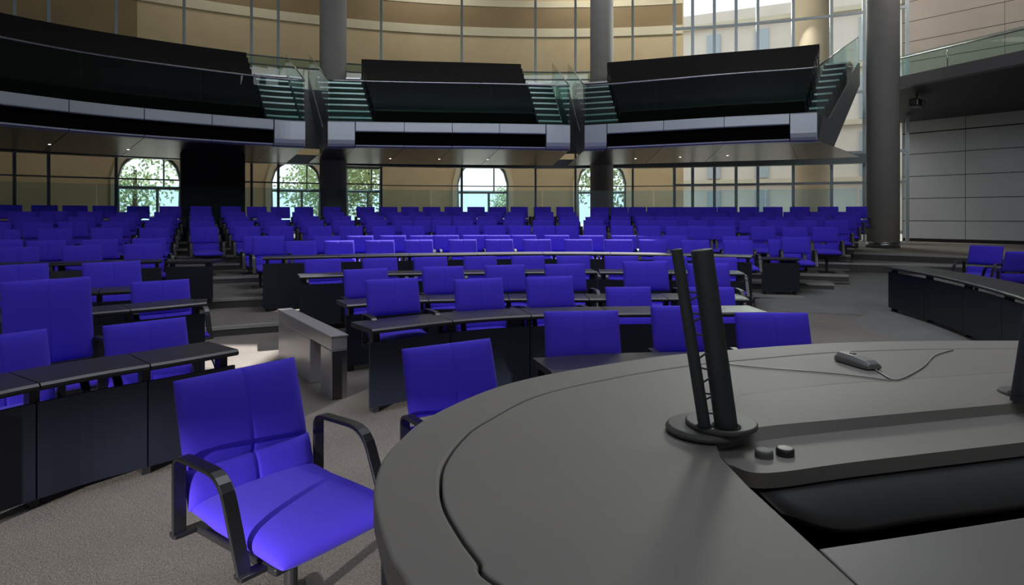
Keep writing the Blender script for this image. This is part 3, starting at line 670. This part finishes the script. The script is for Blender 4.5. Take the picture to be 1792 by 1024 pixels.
balcony([(1023,219.4),(1155.8,211.5),(1278,204),(1380,198.8),(1430,196)], 'spectator balcony with folded stair cheek, in front of the tall windows', (.19, .935), 3, (.02, .185), (.945, .993), 0, .32)

# ------------------------------------------------------------------ walkway ring, beams, parapet
def arc(R, x0, x1, n=40):
    a, b = px_t(x0, R), px_t(x1, R); return [a+(b-a)*i/n for i in range(n+1)]
def ringsweep(R, x0, x1, prof, name, m, n=40, par=None, O=None):
    mb = MB(); mb.loft([[pol(R+d, t, z)-(O or Vector()) for d, z in prof] for t in arc(R, x0, x1, n)]); return mb.out(name, m, par)
struct(ringsweep(24.45, -260, 1440, [(0, 4.1), (0, 6.25), (.9, 6.25), (.9, 5.95), (.2, 5.95), (.2, 4.1)], 'floor_gallery', 'beam'))
wr = thing('gallery_railing', 'glass railing with steel rails along the gallery behind the balconies', 'railing', pol(24.5, 0, 6.25)); O = pol(24.5, 0, 6.25)
ringsweep(24.5, -250, 1435, [(0, 6.25), (0, 7.3), (.014, 7.3), (.014, 6.25)], 'glass_pane', 'g_rail', 60, wr, O)
for z in (7.02, 7.32):
    mb = MB(); mb.tube([pol(24.48, t, z)-O for t in arc(24.48, -250, 1435, 60)], .028, 8); mb.out('rail', 'mullion', wr, smooth=True)
struct(ringsweep(24.9, -260, 1520, [(0, 3.55), (0, 3.90), (.35, 3.90), (.35, 3.55)], 'trim_31', 'mullion', 60))
pw = thing('glass_parapet', 'low curved glass parapet behind the rearmost chair row', 'parapet', pol(20.45, 0, .68)); O = pol(20.45, 0, .68)
for k in range(9):
    x0 = -220+k*195; x1 = x0+193
    ringsweep(20.45, x0, min(x1, 1500), [(0, .68), (0, 2.47), (.014, 2.47), (.014, .68)], 'glass_pane', 'g_par', 6, pw, O)
# dark partition
R = 21.4; a, b = px_t(317, R), px_t(429, R); O = pol(R, (a+b)/2, .68)
dp = thing('dark_partition', 'tall black partition behind the chair rows, under the curved balcony', 'partition', O)
mb = MB(); mb.prism([(pol(R, a)-O)[:2], (pol(R, b)-O)[:2], (pol(R+.35, b)-O)[:2], (pol(R+.35, a)-O)[:2]], 0, 3.05); mb.out('black_panel', 'blackmatte', dp)
mb = MB(); mb.prism([(pol(R-.03, a)-O)[:2], (pol(R-.03, b)-O)[:2], (pol(R, b)-O)[:2], (pol(R, a)-O)[:2]], 0, .25); mb.out('foot_strip', 'pedestal', dp)

# ------------------------------------------------------------------ curtain wall
RG = 25.5
cw = struct(thing('window_9', 'curved glass curtain wall on slim steel mullions behind the pillars', 'window', pol(RG, 0, .68))); O = pol(RG, 0, .68)
del cw['label']; del cw['category']
xs = [-160, -60, 25, 85, 203, 322, 440, 487, 667, 808, 937, 1007, 1107, 1180, 1212, 1250, 1288, 1326, 1388, 1455, 1512, 1588]
for i, x in enumerate(xs):
    t = px_t(x, RG); p = pol(RG, t); w = .11 if x > 1150 else .085
    mb = MB(); mb.box(p.x-O.x, p.y-O.y, 6.66, w, .16, 13.32, -t); mb.out('mullion', 'mullion_l' if x > 1150 else 'mullion', cw)
for x0, x1 in zip(xs, xs[1:]):
    ringsweep(RG, x0, x1, [(.02, .68), (.02, 14), (.035, 14), (.035, .68)], 'pane', 'g_wall', 4, cw, O)
def transom(x0, x1, z, m, h=.08):
    ringsweep(RG, x0, x1, [(-.05, z), (-.05, z+h), (.015, z+h), (.015, z)], 'transom', m, 30, cw, O)
transom(-160, 667, 2.85, 'mullion', .05); transom(667, 1180, 2.82, 'mullion', .035)
for z in (2.82, 3.95, 6.2, 9.15, 11.0): transom(1180, 1588, z, 'mullion_l', .10)
transom(667, 1180, 11.0, 'mullion_l', .05)

# ------------------------------------------------------------------ stone wall with arched windows
RW = 29.6; WT = 14.0
ARCH = [(205, 318, 3.15, 1), (474, 562, 3.15, 1), (606, 668, 3.9, 0), (800, 890, 3.2, 1), (1010, 1096, 3.2, 1), (1370, 1400, 3.2, 1)]
class Wall: pass
def stonewall(x0, x1, R, th, m, name, holes):
    S = set(); a, b = px_t(x0, R), px_t(x1, R)
    for i in range(121): S.add(round(a+(b-a)*i/120, 6))
    hs = []
    for (xa, xb, zs, arch) in holes:
        ta, tb = px_t(xa, R), px_t(xb, R); hs.append((ta, tb, zs, arch))
        for i in range(25): S.add(round(ta+(tb-ta)*i/24, 6))
    S = sorted(S)
    def top(t0, t1):
        tm = (t0+t1)/2
        for ta, tb, zs, arch in hs:
            if ta-1e-6 < tm < tb+1e-6:
                f = lambda t: zs+(math.sqrt(max(0, 1-((t-(ta+tb)/2)/((tb-ta)/2))**2))*(tb-ta)/2*R*.92 if arch else 0)
                return f(t0), f(t1), True
        return .2, .2, False
    mb = MB(); prev = None
    for t0, t1 in zip(S, S[1:]):
        z0, z1, hole = top(t0, t1)
        mb.hexa([pol(R, t0, z0), pol(R, t1, z1), pol(R, t1, WT), pol(R, t0, WT)], [pol(R+th, t0, z0), pol(R+th, t1, z1), pol(R+th, t1, WT), pol(R+th, t0, WT)])
    return struct(mb.out(name, m))
stonewall(-420, 1196, RW, .55, 'stone', 'wall_back', ARCH[:5])
for i, (xa, xb, zs, arch) in enumerate(ARCH[:5]):
    R = RW+.25; ta, tb = px_t(xa, RW), px_t(xb, RW); tm = (ta+tb)/2; O = pol(R, tm, .68)
    w = struct(bpy.data.objects.new(f'window_{i+1}', None)); COL.objects.link(w); w.location = O
    hw = (tb-ta)/2*R; nn = 16
    def zt(t): return zs+(math.sqrt(max(0, 1-((t-tm)/((tb-ta)/2))**2))*hw*.92 if arch else 0)
    T = [ta+(tb-ta)*k/nn for k in range(nn+1)]
    fr = [pol(R, t, zt(t)-.05)-O for t in T]
    mb = MB(); mb.tube([pol(R, ta+.002, .68)-O]+fr+[pol(R, tb-.002, .68)-O], .09, 6); mb.out('frame', 'mullion', w)
    mb = MB()
    mb.tube([pol(R, ta, 2.75)-O, pol(R, tb, 2.75)-O], .07, 6); mb.tube([pol(R, tm+.12*(tb-ta), .68)-O, pol(R, tm+.12*(tb-ta), 2.75)-O], .06, 6)
    mb.tube([pol(R, tm+.22*(tb-ta), 2.75)-O, pol(R, tm+.22*(tb-ta), zt(tm+.22*(tb-ta)))-O], .035, 6)
    mb.out('glazing_bar', 'mullion', w)
    mb = MB(); v = [pol(R+.02, t, z)-O for t in T for z in (.7, zt(t))]; mb.add(v, [(2*k, 2*k+2, 2*k+3, 2*k+1) for k in range(nn)]); mb.out('pane', 'g_wall', w)
    if arch:                               # pale stone arch moulding
        rr = []
        for k in range(nn+1):
            t = ta+(tb-ta)*k/nn; c_ = (t-tm)*RW; z = zt(t)
            nx, nz = (c_/hw, max(0, z-zs)/hw); Ln = math.hypot(nx, nz) or 1; nx, nz = nx/Ln*.22, nz/Ln*.22
            rr.append([pol(RW-.05, t, z), pol(RW-.05, t+nx/RW, z+nz), pol(RW+.02, t+nx/RW, z+nz), pol(RW+.02, t, z)])
        rr = [[Vector((p.x, p.y, .68)) for p in rr[0]]]+rr+[[Vector((p.x, p.y, .68)) for p in rr[-1]]]
        mb = MB(); mb.loft([[p-O for p in r] for r in rr]); mb.out('arch_moulding', 'stonepale', w)
# bands on the upper stone wall; the brown between pale lines is painted shadow
def wband(x0, x1, za, zb, m, name, dd=.06): return struct(ringsweep(RW-.001, x0, x1, [(0, za), (-dd, za), (-dd, zb), (0, zb)], name, m, 60))
wband(-420, 1194, 10.15, 10.55, 'stonepale', 'trim_41'); wband(-420, 1194, 10.55, 11.55, 'shade_brown', 'trim_42', .03); wband(-420, 1194, 11.55, 11.85, 'stonepale', 'trim_43'); wband(-420, 1194, 5.4, 5.52, 'stonepale', 'trim_44', .04)
wband(-420, 240, 6.0, 12.5, 'shade_brown', 'trim_45', .02)  # darker brown sheet over one end of the wall
# far round beige pillar beyond the windows
X, Y = (1420-896)/F*28.5, 28.5
bp = thing('stone_pillar', 'thick round beige stone pillar standing beyond the tall windows', 'pillar', (X, Y, 0))
mb = MB(); mb.rev([(.80, 0), (.80, 15)], 48); smoothq(mb.out('shaft', 'beigecol', bp)); mb = MB(); mb.rev([(.86, 0), (.86, .5), (.8, .55)], 48); mb.out('foot_block', 'stonepale', bp)

# ------------------------------------------------------------------ panelled side wall and gallery
a0, a1 = Vector((14.72, 23.7, 0)), Vector((17.05, 20.9, 0)); dd = (a1-a0).normalized(); nn = Vector((dd.y, -dd.x, 0))   # nn faces the hall
nn = nn if nn.dot(Vector((-1, -1, 0))) > 0 else -nn
def wq(s0, s1, z0, z1, off, mb):
    p, q = a0+dd*s0-nn*off, a0+dd*s1-nn*off; r, s = q-nn*.3, p-nn*.3
    mb.prism([(p.x, p.y), (q.x, q.y), (r.x, r.y), (s.x, s.y)], z0, z1)
mb = MB(); wq(-.02, 16, .6, 14, .05, mb); struct(mb.out('wall_right', 'joint'))
zl = [.80, 1.45, 2.28, 3.10, 3.93, 4.72, 5.6]
mb = MB()
s_edges = [0, 1.98, 3.95, 5.9, 7.9, 9.9, 12, 14]
for s0, s1 in zip(s_edges, s_edges[1:]):
    for z0, z1 in zip(zl, zl[1:]): wq(s0+.008, s1-.008, z0+(.012 if z0 > 1 else 0), z1-(.012 if z1 < 4.7 else .03), .03, mb)
struct(mb.out('wall_right_cladding', 'rwall'))
mb = MB()
zu = [5.9+.75*k for k in range(11)]
for s0, s1 in zip([0, 3.1, 6.2, 9.3, 12.4], [3.1, 6.2, 9.3, 12.4, 15.5]):
    for z0, z1 in zip(zu, zu[1:]): wq(s0+.006, s1-.006, z0+.010, z1-.010, .03, mb)
struct(mb.out('wall_right_upper_cladding', 'rupper'))
f0, f1 = atY(1560, 20.4), atY(1792, 16.9); f2 = f1+(f1-f0)*1.2; f0 = f0-(f1-f0)*.08
b0, b1 = a0+dd*(-.6), a1; b2 = a0+dd*11
def quadprism(pl, name, m):
    n = len(pl[0]); mb = MB(); mb.loft(pl); return struct(mb.out(name, m))
def zed(p, z): return Vector((p.x, p.y, z))
back = lambda p: p+Vector((.25, .20, 0))
quadprism([[zed(f, 5.75), zed(f, 6.10), zed(back(f), 6.10), zed(back(f), 5.75)] for f in (f0, f1, f2)], 'trim_51', 'beam')
quadprism([[zed(back(f), 5.76), zed(back(f), 6.05), zed(b, 6.05), zed(b, 5.15)] for f, b in ((f0, b0), (f1, b1), (f2, b2))], 'ceiling_gallery', 'darksoffit')
gr = thing('side_railing', 'glass railing with steel handrail on the gallery above the panelled wall', 'railing', f0); O = Vector(f0)
for k, (p, q) in enumerate(((f0, f0.lerp(f1, .5)), (f0.lerp(f1, .5), f1), (f1, f1.lerp(f2, .5)), (f1.lerp(f2, .5), f2))):
    p, q = p+(q-p).normalized()*.01, q-(q-p).normalized()*.01
    mb = MB(); o_ = Vector((.10, .08, 0))
    mb.hexa([zed(p+o_-O, 6.1-O.z), zed(q+o_-O, 6.1-O.z), zed(q+o_-O, 6.78-O.z), zed(p+o_-O, 6.78-O.z)], [zed(p+o_*1.12-O, 6.1-O.z), zed(q+o_*1.12-O, 6.1-O.z), zed(q+o_*1.12-O, 6.78-O.z), zed(p+o_*1.12-O, 6.78-O.z)]); mb.out('glass_pane', 'g_rail', gr)
    mb = MB(); mb.cyl(zed(q+o_-O, 6.1), zed(q+o_-O, 6.72), .018, n=8); mb.out('post', 'steel', gr, smooth=True)
mb = MB(); mb.tube([zed(p+Vector((.1, .08, 0))-O, 6.70) for p in (f0, f1, f2)], .03, 10); mb.out('handrail', 'steel', gr, smooth=True)
# spotlight hung under the gallery
sp_p = atY(1604, 20.6); sl = thing('hanging_spotlight', 'small dark spotlight fixture hung under the side gallery', 'lamp', (sp_p.x, sp_p.y, 5.2), .7)
mb = MB(); mb.box(0, 0, .12, .62, .30, .26); mb.out('housing', 'black', sl, bevel=.05)
mb = MB(); mb.cyl((0, 0, .25), (0, 0, .62), .03); mb.out('bracket', 'pedestal', sl)
mb = MB(); mb.cyl((.12, -.15, .12), (.12, -.19, .12), .09, n=20); mb.out('lens', 'button', sl, smooth=False)

# ------------------------------------------------------------------ room shell behind and above the camera
def shell(name, poly, z0, z1, m): mb = MB(); mb.prism(poly, z0, z1); return struct(mb.out(name, m))
shell('wall_left', [(-27, -12), (-26.5, -12), (-26.5, 17), (-27, 17)], 0, 14, 'plaster')
shell('wall_side', [(26.5, -12), (27, -12), (27, 20), (26.5, 20)], 0, 14, 'plaster')
mb = MB()
for (xa, xb, z0, z1) in ((-27, -9.5, 0, 14), (-9.5, -4.3, 2.645, 14), (-4.3, 27, 0, 14)): mb.prism([(xa, -12.5), (xb, -12.5), (xb, -12), (xa, -12)], z0, z1)  # unseen opening, its lintel set to cut the added spot at chair height
struct(mb.out('wall_front', 'plaster'))
# closed ceiling; slits added to drop sun patches on rows and aisle
RINGN = 64
holes = [(1.9, 17.9, .55, .35), (4.6, 21.4, 2.2, .8)]
def ceilbox(xa, xb, ya, yb, mb): mb.prism([(xa, ya), (xb, ya), (xb, yb), (xa, yb)], 14, 14.3)
mb = MB(); 
xs_ = [-30, -6, 1.05, 2.12, 7.2, 10, 32]; ys_ = [-12.5, 1, 16, 17.45, 18.9, 20.6, 23.7, 34]
ceil_mid = (-6, 10, 1, 16); s1 = (1.05, 2.12, 17.45, 18.9); s2 = (1.05, 7.2, 20.6, 23.7)
for xa, xb in zip(xs_, xs_[1:]):
    for ya, yb in zip(ys_, ys_[1:]):
        cx, cy = (xa+xb)/2, (ya+yb)/2
        if any(h[0] < cx < h[1] and h[2] < cy < h[3] for h in (s1, s2)): continue
        ceilbox(xa, xb, ya, yb, mb)
struct(mb.out('ceiling', 'plaster'))

# ------------------------------------------------------------------ outside
mb = MB(); mb.prism([(-90, 31), (120, 31), (120, 140), (-90, 140)], -.4, -.25); struct(mb.out('ground', 'ground'))
fa = thing('courtyard_building', 'beige stone courtyard building seen through the tall windows', 'building', (26, 46, 0), -.45)
mb = MB(); mb.box(0, 1, 9, 34, 2, 18); mb.out('facade_wall', 'facade', fa)
for i in range(9):
    for j in range(4):
        mb = MB(); mb.box(-14.4+i*3.6, -.02, 2.0+j*4.2, 1.0, .25, 3.2); w = mb.out('window', 'facwin', fa)
for j in range(4):
    mb = MB(); mb.box(0, -.15, 4.3+j*4.2, 34, .5, .35); mb.out('string_course', 'stonepale', fa)
mb = MB(); mb.box(6, -.3, 4, 5, .5, 8); mb.out('red_bay', 'red', fa)
def tree(x, y, h, r, label):
    t = thing('deciduous_tree', label, 'tree', (x, y, -.25), random.random()*6)
    mb = MB(); mb.cyl((0, 0, 0), (.1, 0, h*.6), .22, .1, 10); mb.out('trunk', 'bark', t, smooth=True)
    V, Fc = [], []
    for k in range(16):
        a = random.random()*2*PI; rr = r*random.uniform(.2, .9); c = Vector((math.cos(a)*rr, math.sin(a)*rr, h*random.uniform(.35, .95)))
        for _ in range(170):
            d = Vector((random.gauss(0, 1), random.gauss(0, 1), random.gauss(0, 1))).normalized()*r*random.uniform(.25, .55)
            p = c+d; u = Vector((random.gauss(0, 1), random.gauss(0, 1), random.gauss(0, 1))).normalized()*.16; v = u.orthogonal().normalized()*.10
            n = len(V); V += [p-u, p+v, p+u, p-v]; Fc.append((n, n+1, n+2, n+3))
    ob('crown', V, Fc, 'leaf', t)
tree(-24, 40, 8, 3.4, 'leafy tree outside the arched window nearest the dark partition, on its outer side')
tree(-15, 50, 7, 3.0, 'leafy tree outside the arched window between partition and pillar')
tree(-9, 40, 8, 3.2, 'leafy tree outside the square window behind the pillar')
tree(.4, 62, 5, 2.8, 'low tree far off in the middle arched window')
tree(6.8, 44, 8, 3.2, 'leafy tree outside the arched window behind the middle pillar')

# ------------------------------------------------------------------ light
w = bpy.data.worlds.new('sky'); SC.world = w; w.use_nodes = True
bg = w.node_tree.nodes['Background']; bg.inputs[0].default_value = (.86, .93, 1, 1); bg.inputs[1].default_value = 1.7
def area(name, loc, target, sx, sy, power, col):
    l = bpy.data.lights.new(name, 'AREA'); l.shape = 'RECTANGLE'; l.size = sx; l.size_y = sy; l.energy = power; l.color = col
    o = bpy.data.objects.new(name, l); COL.objects.link(o); o.location = loc
    o.rotation_euler = (Vector(target)-Vector(loc)).to_track_quat('-Z', 'Y').to_euler(); return o
dm = area('overhead_daylight', (1, 7.5, 13.9), (.5, 7.2, 0), 11, 10, 440, (.86, .9, 1)); dm.data.spread = math.radians(84)
area('window_daylight', (11.4, 28.0, 11.3), (1.2, 1.3, 1.2), 3.0, 2.6, 1500, (1, .95, .88))
for a, p in ((-45, 60), (-28, 90), (-12, 140), (4, 220), (16, 230)):
    q = pol(27.6, math.radians(a), 13.2); area('corridor_fill_high', q, pol(28.6, math.radians(a), 4), 4, 1.6, p, (1, .92, .82))  # added fill along the corridor top to brighten the stone wall
area('front_fill', (1.5, -5, 12.3), (2, 19, 4.6), 24, 3.2, 600, (.9, .95, 1)).data.spread = math.radians(110)  # added fill from above the camera for columns, fascia and side wall
for a, p in ((-40, 17), (-24, 24), (-8, 45), (8, 58)):
    q = pol(26.6, math.radians(a), 5.4); area('corridor_fill_low', q, pol(29.6, math.radians(a), 2.6), 6, .6, p, (1, .92, .8))  # added fill on the lower corridor wall, no fitting there
area('entrance_glazing_daylight', (-3, -11.8, 3.4), (-3, 0, 3.4), 22, 3.6, 60, (.88, .95, 1))
area('gallery_wall_light', (12.5, 17.5, 13.2), (15.5, 22.2, 7.5), 3, 3, 230, (1, .93, .85))  # area light aimed at the upper side wall
l = bpy.data.lights.new('added_low_spot', 'SPOT'); l.energy = 62000; l.shadow_soft_size = .10; l.spot_size = math.radians(24); l.spot_blend = .3; l.color = (1, .96, .92)  # added spot behind the camera for the low light on the nearest chairs
lo_ = bpy.data.objects.new('added_low_spot', l); COL.objects.link(lo_); lo_.location = (-10, -19, 3.53)
lo_.rotation_euler = (Vector((-.9, 2.6, .4))-lo_.location).to_track_quat('-Z', 'Y').to_euler()
s = bpy.data.lights.new('sun', 'SUN'); s.energy = 14; s.angle = .012; s.color = (1, .97, .92)
so = bpy.data.objects.new('sun', s); COL.objects.link(so)
el = math.radians(50); hd = Vector((-.41, -.91, 0)).normalized()
so.rotation_euler = Vector((hd.x*math.cos(el), hd.y*math.cos(el), -math.sin(el))).to_track_quat('-Z', 'Y').to_euler()
